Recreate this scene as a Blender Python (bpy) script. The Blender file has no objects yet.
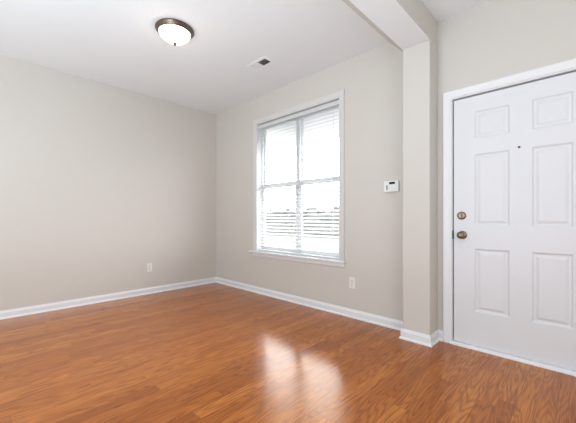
import bpy, bmesh, math, random
from mathutils import Vector, Matrix
random.seed(7)
C = bpy.context.scene.collection
S = bpy.context.scene

# ------------------------------------------------------------------ camera, world, lights, exposure
H = 2.74                                    # ceiling height
cam_d = bpy.data.cameras.new('camera')
cam_d.sensor_fit = 'HORIZONTAL'; cam_d.sensor_width = 36.0
cam_d.lens = 307.6 / 576 * 36.0
cam_d.shift_y = 0.0118
cam_d.clip_start = 0.05
cam = bpy.data.objects.new('camera', cam_d); C.objects.link(cam)
cam.location = (4.351, -2.803, 1.045)
cam.rotation_euler = (math.pi/2, 0, math.radians(44.07))
S.camera = cam

S.view_settings.view_transform = 'Standard'
S.view_settings.look = 'None'
S.view_settings.gamma = 1.0
S.view_settings.use_curve_mapping = False
S.view_settings.exposure = -0.22

world = bpy.data.worlds.new('sky'); S.world = world
world.use_nodes = True
bgn = world.node_tree.nodes['Background']
bgn.inputs['Color'].default_value = (0.93, 0.97, 1.0, 1)
bgn.inputs['Strength'].default_value = 13.0

def area(name, loc, rot, sx, sy, power, col):
    d = bpy.data.lights.new(name, 'AREA'); d.shape = 'RECTANGLE'
    d.size = sx; d.size_y = sy; d.energy = power; d.color = col
    o = bpy.data.objects.new(name, d); C.objects.link(o)
    o.location = loc; o.rotation_euler = rot
    return o
# added fill lamps in front of the solid rear and right walls
area('fill_rear', (2.6, -6.85, 1.35), (math.radians(90), 0, 0), 3.6, 2.1, 92, (0.885, 0.965, 1.03))
area('fill_right', (5.75, -2.6, 1.35), (math.radians(90), 0, math.radians(90)), 2.2, 2.1, 42, (0.89, 0.962, 1.01))
# added upward fill lamp out of view, brightens the ceiling
area('ceiling_fill', (3.1, -3.5, 0.35), (math.radians(180), 0, 0), 1.6, 0.9, 98, (0.76, 0.95, 1.09))

# ------------------------------------------------------------------ materials
def new_mat(name):
    m = bpy.data.materials.new(name); m.use_nodes = True
    nt = m.node_tree
    return m, nt, nt.nodes['Principled BSDF']

def paint(name, col, rough=0.6, bump=0.0, bscale=250.0, spec=0.3, var=0.0, metal=0.0):
    m, nt, b = new_mat(name)
    b.inputs['Base Color'].default_value = (*col, 1)
    b.inputs['Roughness'].default_value = rough
    b.inputs['Specular IOR Level'].default_value = spec
    b.inputs['Metallic'].default_value = metal
    tc = nt.nodes.new('ShaderNodeTexCoord')
    nz = nt.nodes.new('ShaderNodeTexNoise'); nz.inputs['Scale'].default_value = bscale
    nt.links.new(tc.outputs['Object'], nz.inputs['Vector'])
    if bump:
        bp = nt.nodes.new('ShaderNodeBump'); bp.inputs['Strength'].default_value = bump
        bp.inputs['Distance'].default_value = 0.002
        nt.links.new(nz.outputs['Fac'], bp.inputs['Height'])
        nt.links.new(bp.outputs['Normal'], b.inputs['Normal'])
    if var:
        mx = nt.nodes.new('ShaderNodeMix'); mx.data_type = 'RGBA'
        mx.inputs['A'].default_value = (*[c*(1-var) for c in col], 1)
        mx.inputs['B'].default_value = (*[min(1, c*(1+var)) for c in col], 1)
        nt.links.new(nz.outputs['Fac'], mx.inputs['Factor'])
        nt.links.new(mx.outputs['Result'], b.inputs['Base Color'])
    return m

M_wall = paint('wall_paint', (0.655, 0.618, 0.570), 0.85, 0.12, 180, 0.15)
M_ceil = paint('ceiling_paint', (0.86, 0.873, 0.88), 0.9, 0.2, 120, 0.1)
M_trim = paint('trim_paint', (0.82, 0.82, 0.835), 0.4, 0.0, 60, 0.4, 0.01)
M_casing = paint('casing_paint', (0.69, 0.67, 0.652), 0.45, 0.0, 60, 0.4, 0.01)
M_door = paint('door_paint', (0.76, 0.76, 0.785), 0.42, 0.03, 300, 0.4)
M_vinyl = paint('window_vinyl', (0.78, 0.78, 0.79), 0.4, 0.0, 40, 0.4, 0.01)
M_slat = paint('blind_slat', (0.66, 0.66, 0.66), 0.45, 0.0, 40, 0.4, 0.02)
M_cord = paint('blind_cord', (0.75, 0.75, 0.75), 0.8, 0.0, 40, 0.2, 0.03)
M_tassel = paint('tassel_grey', (0.25, 0.25, 0.25), 0.6, 0.0, 40, 0.3, 0.05)
M_brass = paint('aged_brass', (0.25, 0.195, 0.14), 0.32, 0.0, 90, 0.5, 0.15, 1.0)
M_bronze = paint('brushed_bronze', (0.17, 0.125, 0.10), 0.38, 0.0, 90, 0.5, 0.12, 0.85)
M_black = paint('black_plastic', (0.015, 0.015, 0.016), 0.35, 0.0, 90, 0.4, 0.05)
M_lcd = paint('display_glass', (0.02, 0.022, 0.024), 0.15, 0.0, 90, 0.5, 0.05)
M_plastic = paint('white_plastic', (0.82, 0.81, 0.80), 0.4, 0.0, 90, 0.4, 0.01)
M_key = paint('grey_keys', (0.16, 0.16, 0.17), 0.5, 0.0, 90, 0.4, 0.03)
M_ivory = paint('outlet_plastic', (0.84, 0.825, 0.80), 0.4, 0.0, 90, 0.4, 0.01)
M_slot = paint('slot_dark', (0.05, 0.045, 0.04), 0.6, 0.0, 90, 0.3, 0.05)
M_weather = paint('weatherstrip', (0.06, 0.06, 0.065), 0.7, 0.0, 90, 0.2, 0.05)
M_vent = paint('vent_enamel', (0.88, 0.88, 0.88), 0.45, 0.0, 90, 0.4, 0.01)
M_duct = paint('vent_duct', (0.035, 0.035, 0.035), 0.8, 0.0, 90, 0.2, 0.1)
M_hedge = paint('hedge_leaves', (0.095, 0.095, 0.09), 0.9, 0.6, 20, 0.1, 0.4)
M_lawn = paint('dry_ground', (0.12, 0.12, 0.11), 0.95, 0.3, 30, 0.1, 0.3)
M_bounce = paint('pale_bounce_floor', (0.72, 0.73, 0.74), 0.4, 0.0, 6, 0.4, 0.03)

def glass():
    m = bpy.data.materials.new('window_glass'); m.use_nodes = True
    nt = m.node_tree; nt.nodes.clear()
    out = nt.nodes.new('ShaderNodeOutputMaterial')
    tr = nt.nodes.new('ShaderNodeBsdfTransparent'); tr.inputs['Color'].default_value = (0.95, 0.97, 0.96, 1)
    gl = nt.nodes.new('ShaderNodeBsdfGlossy'); gl.inputs['Roughness'].default_value = 0.02
    fr = nt.nodes.new('ShaderNodeFresnel'); fr.inputs['IOR'].default_value = 1.45
    mx = nt.nodes.new('ShaderNodeMixShader')
    nt.links.new(fr.outputs[0], mx.inputs[0]); nt.links.new(tr.outputs[0], mx.inputs[1]); nt.links.new(gl.outputs[0], mx.inputs[2])
    nt.links.new(mx.outputs[0], out.inputs[0])
    return m
M_glass = glass()

def lampglass():
    m, nt, b = new_mat('lit_alabaster_glass')
    b.inputs['Base Color'].default_value = (0.9, 0.86, 0.8, 1)
    b.inputs['Roughness'].default_value = 0.3
    tc = nt.nodes.new('ShaderNodeTexCoord')
    nz = nt.nodes.new('ShaderNodeTexNoise'); nz.inputs['Scale'].default_value = 12; nz.inputs['Distortion'].default_value = 1.5
    nt.links.new(tc.outputs['Object'], nz.inputs['Vector'])
    mx = nt.nodes.new('ShaderNodeMix'); mx.data_type = 'RGBA'
    mx.inputs['A'].default_value = (1.0, 0.86, 0.70, 1); mx.inputs['B'].default_value = (1.0, 0.92, 0.80, 1)
    nt.links.new(nz.outputs['Fac'], mx.inputs['Factor'])
    nt.links.new(mx.outputs['Result'], b.inputs['Emission Color'])
    b.inputs['Emission Strength'].default_value = 13.0
    return m
M_lamp = lampglass()

def oak_floor():
    m, nt, b = new_mat('oak_strip_floor')
    N = nt.nodes.new; L = nt.links.new
    def math_(op, a, bv=None, c=None):
        n = N('ShaderNodeMath'); n.operation = op
        for i, v in enumerate((a, bv, c)):
            if v is None: continue
            if isinstance(v, (int, float)): n.inputs[i].default_value = v
            else: L(v, n.inputs[i])
        return n.outputs[0]
    tc = N('ShaderNodeTexCoord'); sp = N('ShaderNodeSeparateXYZ'); L(tc.outputs['Object'], sp.inputs[0])
    x, y = sp.outputs[0], sp.outputs[1]
    W, LEN = 0.083, 1.1
    u = math_('DIVIDE', math_('ADD', x, 20.0), W)
    row = math_('FLOOR', u)
    wn = N('ShaderNodeTexWhiteNoise'); wn.noise_dimensions = '1D'; L(row, wn.inputs['W'])
    v = math_('ADD', math_('DIVIDE', math_('ADD', y, 30.0), LEN), math_('MULTIPLY', wn.outputs['Value'], 7.3))
    colv = math_('FLOOR', v)
    cmb = N('ShaderNodeCombineXYZ'); L(row, cmb.inputs[0]); L(colv, cmb.inputs[1])
    bn = N('ShaderNodeTexWhiteNoise'); bn.noise_dimensions = '2D'; L(cmb.outputs[0], bn.inputs['Vector'])
    rnd = bn.outputs['Value']
    # per-board offset so that the grain differs from board to board
    gx = math_('ADD', x, math_('MULTIPLY', rnd, 13.7))
    gv = N('ShaderNodeCombineXYZ'); L(gx, gv.inputs[0]); L(y, gv.inputs[1]); L(math_('MULTIPLY', rnd, 31.0), gv.inputs[2])
    mp = N('ShaderNodeMapping'); mp.inputs['Scale'].default_value = (10.0, 1.15, 1.0); L(gv.outputs[0], mp.inputs['Vector'])
    # cathedral figure: contour bands of a stretched noise
    n1 = N('ShaderNodeTexNoise'); n1.inputs['Scale'].default_value = 1.0; n1.inputs['Detail'].default_value = 1.5
    L(mp.outputs[0], n1.inputs['Vector'])
    band = math_('SINE', math_('MULTIPLY', n1.outputs['Fac'], 95.0))
    band = math_('POWER', math_('MULTIPLY_ADD', band, 0.5, 0.5), 2.2)
    # fine pores
    mp2 = N('ShaderNodeMapping'); mp2.inputs['Scale'].default_value = (260.0, 5.0, 1.0); L(gv.outputs[0], mp2.inputs['Vector'])
    n2 = N('ShaderNodeTexNoise'); n2.inputs['Scale'].default_value = 1.0; n2.inputs['Detail'].default_value = 3.0
    L(mp2.outputs[0], n2.inputs['Vector'])
    # broad streaks
    mp3 = N('ShaderNodeMapping'); mp3.inputs['Scale'].default_value = (30.0, 1.2, 1.0); L(gv.outputs[0], mp3.inputs['Vector'])
    n3 = N('ShaderNodeTexNoise'); n3.inputs['Scale'].default_value = 1.0; n3.inputs['Detail'].default_value = 2.0
    L(mp3.outputs[0], n3.inputs['Vector'])
    rp = N('ShaderNodeValToRGB')
    e = rp.color_ramp.elements
    e[0].position = 0.0; e[0].color = (0.32, 0.085, 0.016, 1)
    e[1].position = 1.0; e[1].color = (0.68, 0.245, 0.048, 1)
    k = e.new(0.45); k.color = (0.50, 0.150, 0.026, 1)
    k = e.new(0.75); k.color = (0.59, 0.195, 0.036, 1)
    tone = math_('ADD', math_('MULTIPLY', rnd, 0.55), math_('MULTIPLY', n3.outputs['Fac'], 0.52))
    tone = math_('SUBTRACT', tone, math_('MULTIPLY', math_('GREATER_THAN', math_('FRACT', math_('MULTIPLY', rnd, 17.31)), 0.88), 0.14))
    L(tone, rp.inputs[0])
    dark = math_('MULTIPLY', band, 0.42)
    dark = math_('ADD', dark, math_('MULTIPLY', math_('MAXIMUM', math_('SUBTRACT', n2.outputs['Fac'], 0.45), 0.0), 2.4))
    # joints
    fu = math_('FRACT', u); fv = math_('FRACT', v)
    eu = math_('MINIMUM', fu, math_('SUBTRACT', 1.0, fu))
    ev = math_('MULTIPLY', math_('MINIMUM', fv, math_('SUBTRACT', 1.0, fv)), LEN / W)
    gap = math_('LESS_THAN', math_('MINIMUM', eu, ev), 0.016)
    dark = math_('MINIMUM', math_('ADD', dark, math_('MULTIPLY', gap, 0.5)), 0.8)
    mx = N('ShaderNodeMix'); mx.data_type = 'RGBA'
    L(dark, mx.inputs['Factor']); L(rp.outputs[0], mx.inputs['A'])
    mx.inputs['B'].default_value = (0.17, 0.042, 0.014, 1)
    L(mx.outputs['Result'], b.inputs['Base Color'])
    bp = N('ShaderNodeBump'); bp.inputs['Strength'].default_value = 0.3; bp.inputs['Distance'].default_value = 0.0008
    L(math_('SUBTRACT', 1.0, dark), bp.inputs['Height']); L(bp.outputs[0], b.inputs['Normal'])
    b.inputs['Roughness'].default_value = 0.125
    b.inputs['Specular IOR Level'].default_value = 0.5
    b.inputs['Specular Tint'].default_value = (1.0, 0.74, 0.48, 1)      # amber varnish
    return m
M_floor = oak_floor()

# ------------------------------------------------------------------ mesh helpers
def bx(bm, x0, x1, y0, y1, z0, z1):
    vs = [bm.verts.new(p) for p in ((x0,y0,z0),(x1,y0,z0),(x1,y1,z0),(x0,y1,z0),(x0,y0,z1),(x1,y0,z1),(x1,y1,z1),(x0,y1,z1))]
    for f in ((0,3,2,1),(4,5,6,7),(0,1,5,4),(1,2,6,5),(2,3,7,6),(3,0,4,7)):
        bm.faces.new([vs[i] for i in f])

def prism(bm, pts, ext, axis):
    """2-D outline pts swept from ext[0] to ext[1] along an axis; for 'x' pts are (y,z), for 'y' (x,z), for 'z' (x,y)"""
    def P(p, t):
        return {'x': (t, p[0], p[1]), 'y': (p[0], t, p[1]), 'z': (p[0], p[1], t)}[axis]
    a = [bm.verts.new(P(p, ext[0])) for p in pts]; b = [bm.verts.new(P(p, ext[1])) for p in pts]
    n = len(pts)
    bm.faces.new(a); bm.faces.new(b[::-1])
    for i in range(n):
        bm.faces.new((a[i], b[i], b[(i+1) % n], a[(i+1) % n]))

def lathe(bm, prof, seg=48, mat=None):
    """profile (r, z) turned about z; closed where r == 0"""
    rings = []
    for r, z in prof:
        if r < 1e-6: rings.append([bm.verts.new((0, 0, z))])
        else: rings.append([bm.verts.new((r*math.cos(2*math.pi*i/seg), r*math.sin(2*math.pi*i/seg), z)) for i in range(seg)])
    for a, b in zip(rings, rings[1:]):
        for i in range(seg):
            j = (i+1) % seg
            if len(a) == 1 and len(b) == 1: continue
            if len(a) == 1: bm.faces.new((a[0], b[i], b[j]))
            elif len(b) == 1: bm.faces.new((a[i], b[0], a[j]))
            else: bm.faces.new((a[i], b[i], b[j], a[j]))
    if mat is not None: bm.transform(mat)

def tube(bm, p0, p1, r, seg=10):
    p0, p1 = Vector(p0), Vector(p1); d = p1 - p0
    q = Vector((0,0,1)).rotation_difference(d).to_matrix().to_4x4(); q.translation = p0
    t = bmesh.new(); lathe(t, [(0,0),(r,0),(r,d.length),(0,d.length)], seg, q)
    me = bpy.data.meshes.new('t'); t.to_mesh(me); t.free(); bm.from_mesh(me); bpy.data.meshes.remove(me)

def obj(name, bm, mat, parent=None, bevel=0.0, smooth=False, seg=2):
    bmesh.ops.recalc_face_normals(bm, faces=bm.faces)
    me = bpy.data.meshes.new(name); bm.to_mesh(me); bm.free()
    o = bpy.data.objects.new(name, me); C.objects.link(o)
    me.materials.append(mat)
    if smooth:
        for p in me.polygons: p.use_smooth = True
    if bevel:
        md = o.modifiers.new('bevel', 'BEVEL'); md.width = bevel; md.segments = seg; md.limit_method = 'ANGLE'; md.angle_limit = math.radians(40)
    if smooth:
        md = o.modifiers.new('edge', 'EDGE_SPLIT'); md.split_angle = math.radians(40)
    if parent is not None:
        o.parent = parent
        o.matrix_parent_inverse = Matrix.Identity(4)
        if parent.type == 'EMPTY':
            o.data.transform(parent_world(parent).inverted())
    return o

def parent_world(o):
    m = Matrix.LocRotScale(o.location, o.rotation_euler, o.scale)
    return parent_world(o.parent) @ m if o.parent else m

def box(name, x0, x1, y0, y1, z0, z1, mat, parent=None, bevel=0.0, seg=2):
    bm = bmesh.new(); bx(bm, x0, x1, y0, y1, z0, z1)
    return obj(name, bm, mat, parent, bevel, False, seg)

def struct(o): o['kind'] = 'structure'; return o

def thing(name, label, cat, loc, group=None):
    o = bpy.data.objects.new(name, None); C.objects.link(o); o.empty_display_size = 0.1
    o.location = loc; o['label'] = label; o['category'] = cat
    if group: o['group'] = group
    return o

# ------------------------------------------------------------------ shell
XR, YB = 5.9, -7.0                         # right wall of the entry, rear wall of the house
T = 0.14
WX0, WX1, WZ0, WZ1 = 1.02, 2.425, 0.575, 2.375      # window opening
DX0, DX1, DZ1 = 3.533, 4.466, 2.054                 # door opening
struct(box('floor', -T, XR+T, -4.4, 0.155, -0.1, 0.0, M_floor))
struct(box('floor_rear', -T, XR+T, YB-T, -4.4, -0.1, 0.0, M_bounce))          # unseen rear floor, made pale to bounce neutral light onto the ceiling
struct(box('ceiling', -T, XR+T, YB-T, T, H, H+0.1, M_ceil))
struct(box('wall_left', -T, 0, YB-T, T, 0, H, M_wall))

bm = bmesh.new()
bx(bm, 0, WX0, 0, T, 0, H); bx(bm, WX0, WX1, 0, T, 0, WZ0); bx(bm, WX0, WX1, 0, T, WZ1, H)
bx(bm, WX1, DX0, 0, T, 0, H); bx(bm, DX0, DX1, 0, T, DZ1, H); bx(bm, DX1, XR, 0, T, 0, H)
bmesh.ops.remove_doubles(bm, verts=bm.verts, dist=1e-5)
struct(obj('wall_back', bm, M_wall))

# rear and right walls, out of the picture
struct(box('wall_rear', 0, XR, YB-T, YB, 0, H, M_wall))
struct(box('wall_right', XR, XR+T, YB-T, T, 0, H, M_wall))

# pilaster and the dropped beam that runs from it over the viewer
PX0, PX1, PY, BZ = 3.205, 3.432, -0.183, 2.514
struct(box('wall_pilaster', PX0, PX1, PY, 0, 0, BZ, M_wall, bevel=0.006))
bm = bmesh.new()
prism(bm, [(PX0, BZ), (PX1, BZ), (PX1, H), (2.99, H)], (YB, 0), 'y')
bm_ = struct(obj('beam', bm, M_wall))
bm_.data.materials.append(M_ceil)                    # the soffit is painted like the ceiling
for p in bm_.data.polygons:
    if p.normal.z < -0.9: p.material_index = 1

# ------------------------------------------------------------------ baseboards
BH = 0.086
PROF = [(0, 0), (0.024, 0), (0.0235, 0.008), (0.020, 0.014), (0.014, 0.019), (0.013, 0.020), (0.013, 0.062), (0.010, 0.070), (0.007, 0.076), (0.005, BH), (0, BH)]
def run(bm, p0, p1, nrm, m0=0, m1=0):
    """baseboard moulding along p0-p1; nrm points into the room; m = +1 outside mitre, -1 inside mitre, 0 square"""
    p0, p1, nrm = Vector(p0), Vector(p1), Vector(nrm); d = (p1 - p0).normalized()
    a = [bm.verts.new((*(p0 + nrm*o - d*o*m0), z)) for o, z in PROF]
    b = [bm.verts.new((*(p1 + nrm*o + d*o*m1), z)) for o, z in PROF]
    n = len(PROF)
    bm.faces.new(a); bm.faces.new(b[::-1])
    for i in range(n): bm.faces.new((a[i], b[i], b[(i+1) % n], a[(i+1) % n]))
bm = bmesh.new(); run(bm, (0, YB), (0, 0), (1, 0), 0, -1)
struct(obj('baseboard_left', bm, M_trim))
bm = bmesh.new()
run(bm, (0, 0), (PX0, 0), (0, -1), -1, -1)
run(bm, (PX0, 0), (PX0, PY), (-1, 0), -1, 1)
run(bm, (PX0, PY), (PX1, PY), (0, -1), 1, 1)
run(bm, (PX1, PY), (PX1, 0), (1, 0), 1, -1)
run(bm, (PX1, 0), (3.481, 0), (0, -1), -1, 0)
struct(obj('baseboard_back', bm, M_trim))
bm = bmesh.new(); run(bm, (4.518, 0), (XR, 0), (0, -1)); run(bm, (XR, 0), (XR, YB), (-1, 0))
struct(obj('baseboard_right', bm, M_trim))

# ------------------------------------------------------------------ casing moulding
CAS = [(0, 0), (0, 0.009), (0.006, 0.012), (0.018, 0.012), (0.026, 0.015), (0.050, 0.018), (0.060, 0.018), (0.064, 0.014), (0.064, 0)]
def casing(bm, x0, x1, z0, z1, w):
    """three-sided mitred casing round an opening, on the room side of y = 0; profile (out from opening, proud of wall)"""
    s = w / 0.064
    pr = [(a*s, b) for a, b in CAS]
    path = [(x0, z0, -1, 0), (x0, z1, -1, 1), (x1, z1, 1, 1), (x1, z0, 1, 0)]
    rings = [[bm.verts.new((px + sx*a, -b, pz + sz*a)) for a, b in pr] for px, pz, sx, sz in path]
    n = len(pr)
    for A, B in zip(rings, rings[1:]):
        for i in range(n): bm.faces.new((A[i], B[i], B[(i+1) % n], A[(i+1) % n]))
    bm.faces.new(rings[0]); bm.faces.new(rings[-1][::-1])

# ------------------------------------------------------------------ window
win = bpy.data.objects.new('window_1', None); C.objects.link(win); win['kind'] = 'structure'
win.location = ((WX0+WX1)/2, 0, WZ0)
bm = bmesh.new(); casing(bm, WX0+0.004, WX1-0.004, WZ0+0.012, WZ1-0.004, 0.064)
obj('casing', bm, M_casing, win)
# painted jamb lining
bm = bmesh.new()
bx(bm, WX0, WX0+0.012, -0.002, 0.085, WZ0, WZ1); bx(bm, WX1-0.012, WX1, -0.002, 0.085, WZ0, WZ1); bx(bm, WX0, WX1, -0.002, 0.085, WZ1-0.012, WZ1)
obj('jamb', bm, M_trim, win)
bm = bmesh.new(); prism(bm, [(-0.045, WZ0-0.012), (-0.049, WZ0-0.004), (-0.049, WZ0+0.006), (-0.044, WZ0+0.012), (0.085, WZ0+0.012), (0.085, WZ0-0.012)], (WX0-0.115, WX1+0.075), 'x')
# keep the horns outside the wall thickness
bm2 = bmesh.new()
prism(bm2, [(-0.045, WZ0-0.012), (-0.049, WZ0-0.004), (-0.049, WZ0+0.006), (-0.044, WZ0+0.012), (0, WZ0+0.012), (0, WZ0-0.012)], (WX0-0.115, WX1+0.078), 'x')
bx(bm2, WX0, WX1, 0, 0.085, WZ0, WZ0+0.012)
bm.free()
obj('sill', bm2, M_trim, win, 0.002)
bm = bmesh.new(); prism(bm, [(0, WZ0-0.012), (-0.016, WZ0-0.012), (-0.016, WZ0-0.050), (-0.009, WZ0-0.062), (0, WZ0-0.062)], (WX0-0.075, WX1+0.066), 'x')
obj('apron', bm, M_trim, win)
# vinyl frame, mullion, two single-hung units
FY0, FY1 = 0.085, 0.14
MX = 1.735
bm = bmesh.new()
bx(bm, WX0, WX0+0.036, FY0, FY1, WZ0, WZ1); bx(bm, WX1-0.036, WX1, FY0, FY1, WZ0, WZ1)
bx(bm, WX0+0.036, WX1-0.036, FY0, FY1, WZ1-0.05, WZ1); bx(bm, WX0+0.036, WX1-0.036, FY0, FY1, WZ0, WZ0+0.05)
obj('window_frame', bm, M_vinyl, win, 0.002)
box('mullion', MX-0.03, MX+0.03, FY0-0.004, FY1, WZ0+0.05, WZ1-0.05, M_vinyl, win, 0.002)
ZM = 1.49
for a, b in ((WX0+0.036, MX-0.03), (MX+0.03, WX1-0.036)):
    lo = bmesh.new()
    bx(lo, a, a+0.022, FY0+0.004, FY0+0.03, WZ0+0.05, ZM+0.02); bx(lo, b-0.022, b, FY0+0.004, FY0+0.03, WZ0+0.05, ZM+0.02)
    bx(lo, a+0.022, b-0.022, FY0+0.004, FY0+0.03, WZ0+0.05, WZ0+0.085); bx(lo, a+0.022, b-0.022, FY0+0.004, FY0+0.03, ZM-0.030, ZM+0.030)
    o = obj('lower_sash', lo, M_vinyl, win, 0.002)
    box('pane', a+0.021, b-0.021, FY0+0.015, FY0+0.019, WZ0+0.084, ZM-0.021, M_glass, o)
    up = bmesh.new()
    bx(up, a, a+0.022, FY0+0.032, FY1-0.003, ZM-0.02, WZ1-0.05); bx(up, b-0.022, b, FY0+0.032, FY1-0.003, ZM-0.02, WZ1-0.05)
    bx(up, a+0.022, b-0.022, FY0+0.032, FY1-0.003, WZ1-0.08, WZ1-0.05); bx(up, a+0.022, b-0.022, FY0+0.032, FY1-0.003, ZM-0.02, ZM+0.018)
    o = obj('upper_sash', up, M_vinyl, win, 0.002)
    box('pane', a+0.021, b-0.021, FY0+0.042, FY0+0.046, ZM+0.017, WZ1-0.079, M_glass, o)

# ------------------------------------------------------------------ window blind
bl = thing('window_blind', 'white horizontal slat blind lowered and tilted open inside the only window', 'blind', ((WX0+WX1)/2, 0.04, WZ0+0.012))
bx0, bx1 = WX0+0.018, WX1-0.018
YC = 0.042
box('headrail', bx0, bx1, YC-0.026, YC+0.026, WZ1-0.075, WZ1-0.026, M_slat, bl, 0.003)
bm = bmesh.new()
ztop, zbot, pitch = WZ1-0.095, WZ0+0.055, 0.0425
n = int((ztop-zbot)/pitch)
tilt = math.radians(17)
for i in range(n+1):
    z = ztop - i*pitch
    pts = []
    for k in range(5):
        s = (k/4-0.5)*0.048; cz = 0.0022*(1-(2*k/4-1)**2)
        pts.append((YC + s*math.cos(tilt) - cz*math.sin(tilt), z + s*math.sin(tilt) + cz*math.cos(tilt)))
    low = [(y, zz-0.0028) for y, zz in pts[::-1]]
    prism(bm, pts+low, (bx0+0.002, bx1-0.002), 'x')
obj('slats', bm, M_slat, bl)
box('bottom_rail', bx0+0.002, bx1-0.002, YC-0.025, YC+0.025, WZ0+0.014, WZ0+0.034, M_slat, bl, 0.003)
for fx in (0.09, 0.5, 0.91):
    px = bx0 + fx*(bx1-bx0)
    bm = bmesh.new()
    for yy in (YC-0.0265, YC+0.0265): bx(bm, px-0.0012, px+0.0012, yy-0.0006, yy+0.0006, WZ0+0.03, WZ1-0.07)
    obj('ladder_cord', bm, M_cord, bl)
bm = bmesh.new(); tube(bm, (bx1-0.075, YC-0.034, WZ1-0.07), (bx1-0.075, YC-0.034, 1.43), 0.0016, 8)
lc = obj('lift_cord', bm, M_cord, bl)
bm = bmesh.new(); lathe(bm, [(0, 0.0), (0.008, 0.002), (0.0095, 0.012), (0.005, 0.036), (0.002, 0.042), (0, 0.042)], 16, Matrix.Translation((bx1-0.075, YC-0.036, 1.392)))
bm.transform(parent_world(bl).inverted())
obj('cord_tassel', bm, M_tassel, lc, smooth=True)
bm = bmesh.new(); tube(bm, (bx0+0.055, YC-0.034, WZ1-0.07), (bx0+0.055, YC-0.036, 1.25), 0.004, 8)
obj('tilt_wand', bm, M_slat, bl, smooth=True)

# ------------------------------------------------------------------ entry door
door = bpy.data.objects.new('door_1', None); C.objects.link(door); door['kind'] = 'structure'
door.location = ((DX0+DX1)/2, 0, 0)
bm = bmesh.new(); casing(bm, DX0+0.008, DX1-0.008, 0.0, DZ1-0.008, 0.060)
obj('casing', bm, M_trim, door)
bm = bmesh.new()
bx(bm, DX0, DX0+0.016, 0, T, 0.0, DZ1); bx(bm, DX1-0.016, DX1, 0, T, 0.0, DZ1); bx(bm, DX0+0.016, DX1-0.016, 0, T, DZ1-0.016, DZ1)
obj('jamb', bm, M_trim, door)
bm = bmesh.new()
SX0, SX1, SZ0, SZ1, SY = DX0+0.025, DX1-0.021, 0.028, DZ1-0.029, 0.012
bx(bm, DX0+0.015, SX0+0.02, SY+0.046, SY+0.06, 0.02, DZ1-0.016); bx(bm, SX1-0.02, DX1-0.015, SY+0.046, SY+0.06, 0.02, DZ1-0.016)
bx(bm, DX0+0.016, DX1-0.016, SY+0.046, SY+0.06, SZ1-0.02, DZ1-0.015)
obj('weatherstrip', bm, M_weather, door)
# slab with six moulded panels
cols = [(3.709, 3.941), (4.071, 4.293)]
rows = [(0.297, 0.803), (0.983, 1.560), (1.684, 1.903)]
bm = bmesh.new()
xs = [SX0, cols[0][0], cols[0][1], cols[1][0], cols[1][1], SX1]
zs = [SZ0] + [v for r in rows for v in r] + [SZ1]
def ring(x0, x1, z0, z1, ins, dep):
    return [bm.verts.new(p) for p in ((x0+ins, SY+dep, z0+ins), (x1-ins, SY+dep, z0+ins), (x1-ins, SY+dep, z1-ins), (x0+ins, SY+dep, z1-ins))]
for i in range(5):
    for j in range(7):
        x0, x1, z0, z1 = xs[i], xs[i+1], zs[j], zs[j+1]
        if i in (1, 3) and j in (1, 3, 5):
            rs = [ring(x0, x1, z0, z1, a, d) for a, d in ((0, 0), (0.004, 0.002), (0.012, 0.0105), (0.020, 0.012), (0.024, 0.0115), (0.040, 0.004), (0.044, 0.0035))]
            for A, B in zip(rs, rs[1:]):
                for k in range(4): bm.faces.new((A[k], A[(k+1) % 4], B[(k+1) % 4], B[k]))
            bm.faces.new(rs[-1])
        else:
            bm.faces.new(ring(x0, x1, z0, z1, 0, 0))
# back and edges of the slab
b = [bm.verts.new(p) for p in ((SX0, SY+0.044, SZ0), (SX1, SY+0.044, SZ0), (SX1, SY+0.044, SZ1), (SX0, SY+0.044, SZ1))]
f = [bm.verts.new(p) for p in ((SX0, SY, SZ0), (SX1, SY, SZ0), (SX1, SY, SZ1), (SX0, SY, SZ1))]
bm.faces.new(b[::-1])
for k in range(4): bm.faces.new((f[k], b[k], b[(k+1) % 4], f[(k+1) % 4]))
bmesh.ops.remove_doubles(bm, verts=bm.verts, dist=1e-5)
slab = obj('door_slab', bm, M_door, door)
inv = parent_world(door).inverted()
FRONT = Matrix.Rotation(math.radians(90), 4, 'X')      # lathe axis +z turned to -y (into the room)
def on_door(name, prof, x, z, mat, seg=40):
    bm = bmesh.new(); lathe(bm, prof, seg, inv @ Matrix.Translation((x, SY, z)) @ FRONT)
    return obj(name, bm, mat, slab, smooth=True)
dead = on_door('deadbolt', [(0, -0.002), (0.033, -0.002), (0.033, 0.006), (0.030, 0.012), (0.024, 0.015), (0.022, 0.0155), (0.021, 0.013), (0, 0.013)], 3.617, 1.067, M_brass)
bm = bmesh.new(); bx(bm, 3.617-0.006, 3.617+0.006, SY-0.032, SY-0.012, 1.067-0.018, 1.067+0.018); bm.transform(inv)
obj('thumb_turn', bm, M_brass, dead, 0.003)
rose = on_door('knob_rose', [(0, -0.002), (0.034, -0.002), (0.034, 0.004), (0.030, 0.009), (0.016, 0.012), (0.012, 0.018), (0.012, 0.030), (0, 0.030)], 3.622, 0.908, M_brass)
kb = bmesh.new(); lathe(kb, [(0, 0.026), (0.013, 0.027), (0.022, 0.034), (0.028, 0.045), (0.028, 0.056), (0.022, 0.066), (0.010, 0.071), (0, 0.072)], 40, inv @ Matrix.Translation((3.622, SY, 0.908)) @ FRONT)
obj('door_knob', kb, M_brass, rose, smooth=True)
on_door('peephole', [(0, -0.002), (0.008, -0.002), (0.008, 0.003), (0.006, 0.004), (0, 0.003)], 3.998, 1.570, M_slot, 20)
box('strike_plate', DX0+0.0155, DX0+0.0185, -0.001, 0.03, 0.872, 0.944, M_black, door)
bm = bmesh.new(); prism(bm, [(-0.022, 0), (-0.020, 0.012), (-0.012, 0.022), (0.10, 0.024), (0.10, 0)], (DX0+0.0, DX1-0.0), 'x')
obj('threshold', bm, M_trim, door)

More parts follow.
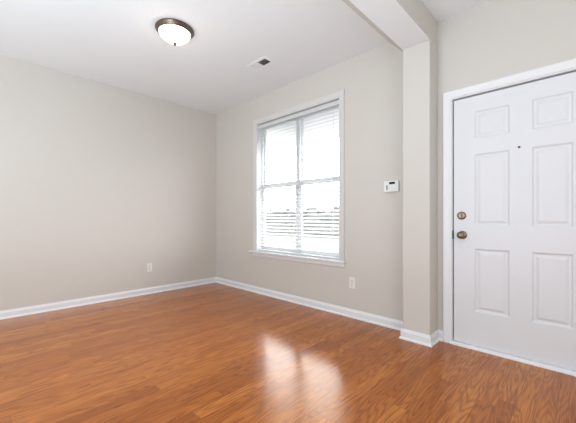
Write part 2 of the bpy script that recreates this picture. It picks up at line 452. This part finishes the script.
# ------------------------------------------------------------------ alarm keypad
kx0, kx1, kz0, kz1 = 2.948, 3.094, 1.296, 1.402
kp = thing('alarm_keypad', 'white alarm keypad with small dark display on wall beside the pilaster', 'keypad', ((kx0+kx1)/2, 0, (kz0+kz1)/2))
box('keypad_body', kx0, kx1, -0.026, 0, kz0, kz1, M_plastic, kp, 0.005, 3)
box('display', 3.004, 3.062, -0.0275, -0.024, 1.368, 1.390, M_lcd, kp, 0.001)
for i in range(3):
    o = box('function_key', 2.976, 2.990, -0.0285, -0.024, 1.318+0.015*i, 1.330+0.015*i, M_key, kp, 0.001)
for i in range(4):
    for j in range(3):
        box('number_key', 3.010+0.019*j, 3.023+0.019*j, -0.0285, -0.024, 1.302+0.015*i, 1.311+0.015*i, M_plastic, kp, 0.001)

# ------------------------------------------------------------------ outlets
def outlet(loc, rz, label):
    t = thing('wall_outlet', label, 'outlet', loc, 'duplex wall outlets near the floor'); t.rotation_euler.z = rz
    W = parent_world(t)
    def ob(name, bm, mat, par, bevel=0.0):
        o = obj(name, bm, mat, None, bevel); o.parent = par; return o
    bm = bmesh.new(); bx(bm, -0.036, 0.036, -0.006, 0, -0.058, 0.058); p = ob('cover_plate', bm, M_ivory, t, 0.003)
    for s in (-1, 1):
        bm = bmesh.new()
        pts = [(0.017*math.cos(a), s*0.0195 + max(-0.0125, min(0.0125, 0.017*math.sin(a)))) for a in [2*math.pi*i/28 for i in range(28)]]
        prism(bm, pts, (-0.0085, -0.004), 'y'); r = ob('socket_face', bm, M_ivory, t)
        bm = bmesh.new()
        bx(bm, -0.0090, -0.0055, -0.0088, -0.0080, s*0.0195-0.003, s*0.0195+0.008); bx(bm, 0.0055, 0.0085, -0.0088, -0.0080, s*0.0195-0.002, s*0.0195+0.007)
        bx(bm, -0.002, 0.002, -0.0088, -0.0080, s*0.0195-0.009, s*0.0195-0.005)
        ob('slots', bm, M_slot, r)
    bm = bmesh.new(); lathe(bm, [(0, 0.0055), (0.003, 0.0055), (0.003, 0.0068), (0, 0.0072)], 12, FRONT); ob('cover_screw', bm, M_key, t)
    return t
outlet((2.582, 0, 0.363), 0, 'off-white duplex outlet low on the wall right of and below the window')
outlet((0, -1.075, 0.361), math.radians(90), 'off-white duplex outlet low on the plain left wall')

# ------------------------------------------------------------------ ceiling light
LX, LY = 1.70, -1.525
cl = thing('ceiling_light', 'lit flush ceiling light with bronze rim and frosted glass bowl', 'ceiling light', (LX, LY, H))
def turned(name, prof, mat, par=cl, seg=64):
    bm = bmesh.new(); lathe(bm, prof, seg); o = obj(name, bm, mat, None, smooth=True); o.parent = par; return o
turned('base_pan', [(0, 0), (0.156, 0), (0.164, -0.004), (0.165, -0.012), (0.160, -0.017), (0.154, -0.024), (0.147, -0.036), (0.140, -0.041), (0.136, -0.040), (0.136, -0.02), (0, -0.02)], M_bronze)
turned('glass_bowl', [(0.134, -0.028), (0.134, -0.036), (0.128, -0.053), (0.112, -0.071), (0.088, -0.089), (0.058, -0.106), (0.028, -0.119), (0.010, -0.124), (0, -0.124)], M_lamp)
turned('finial', [(0, -0.120), (0.017, -0.121), (0.019, -0.126), (0.010, -0.130), (0.012, -0.136), (0.008, -0.143), (0, -0.146)], M_bronze, seg=24)

# ------------------------------------------------------------------ ceiling vent
VX, VY = 1.79, -0.588
vt = thing('ceiling_vent', 'white ceiling air register with dark louvre opening near the window wall', 'vent', (VX, VY, H))
def vob(name, bm, mat, bevel=0.0):
    o = obj(name, bm, mat, None, bevel); o.parent = vt; return o
bm = bmesh.new()
hx, hy, ix, iy = 0.150, 0.078, 0.120, 0.046
bx(bm, -hx, hx, -hy, -iy, -0.006, 0); bx(bm, -hx, hx, iy, hy, -0.006, 0); bx(bm, -hx, -ix, -iy, iy, -0.006, 0); bx(bm, ix, hx, -iy, iy, -0.006, 0)
vob('vent_frame', bm, M_vent)
bm = bmesh.new(); bx(bm, -ix, ix, -iy, iy, -0.001, 0.0); vob('duct_opening', bm, M_duct)
for i in range(14):
    x = -ix + 0.010 + i*(2*ix-0.02)/13
    s = 1 if x > -0.005 else -1
    bm = bmesh.new()
    prism(bm, [(x-0.005*s, -0.0012), (x-0.004*s, -0.0012), (x+0.004*s, -0.0085), (x+0.003*s, -0.0085)], (-iy, iy), 'y')
    vob('louvre', bm, M_vent)

# ------------------------------------------------------------------ outside
o = box('ground', -25, 20, T+0.02, 60, -0.45, -0.35, M_lawn); o['kind'] = 'structure'
bm = bmesh.new(); prism(bm, [(T+0.005, 2.44), (0.42, 2.075), (0.45, 2.075), (0.45, 2.11), (T+0.005, 2.50)], (0.78, 2.68), 'x')
struct(obj('sky_screen', bm, M_trim))  # added slab, blocks the bright sky so the top of the blind greys
# far clipped hedge along the street
bm = bmesh.new(); bx(bm, -22, -4, 15.0, 16.5, -0.36, 1.65)
bmesh.ops.subdivide_edges(bm, edges=[e for e in bm.edges if e.calc_length() > 10], cuts=90)
bmesh.ops.subdivide_edges(bm, edges=[e for e in bm.edges if 1.0 < e.calc_length() < 3], cuts=8, use_grid_fill=True)
from mathutils import noise
for v in bm.verts:
    if v.co.z > -0.3: v.co += Vector(noise.noise_vector(v.co*1.7))*0.35
o = obj('hedge', bm, M_hedge, smooth=True); o['kind'] = 'structure'
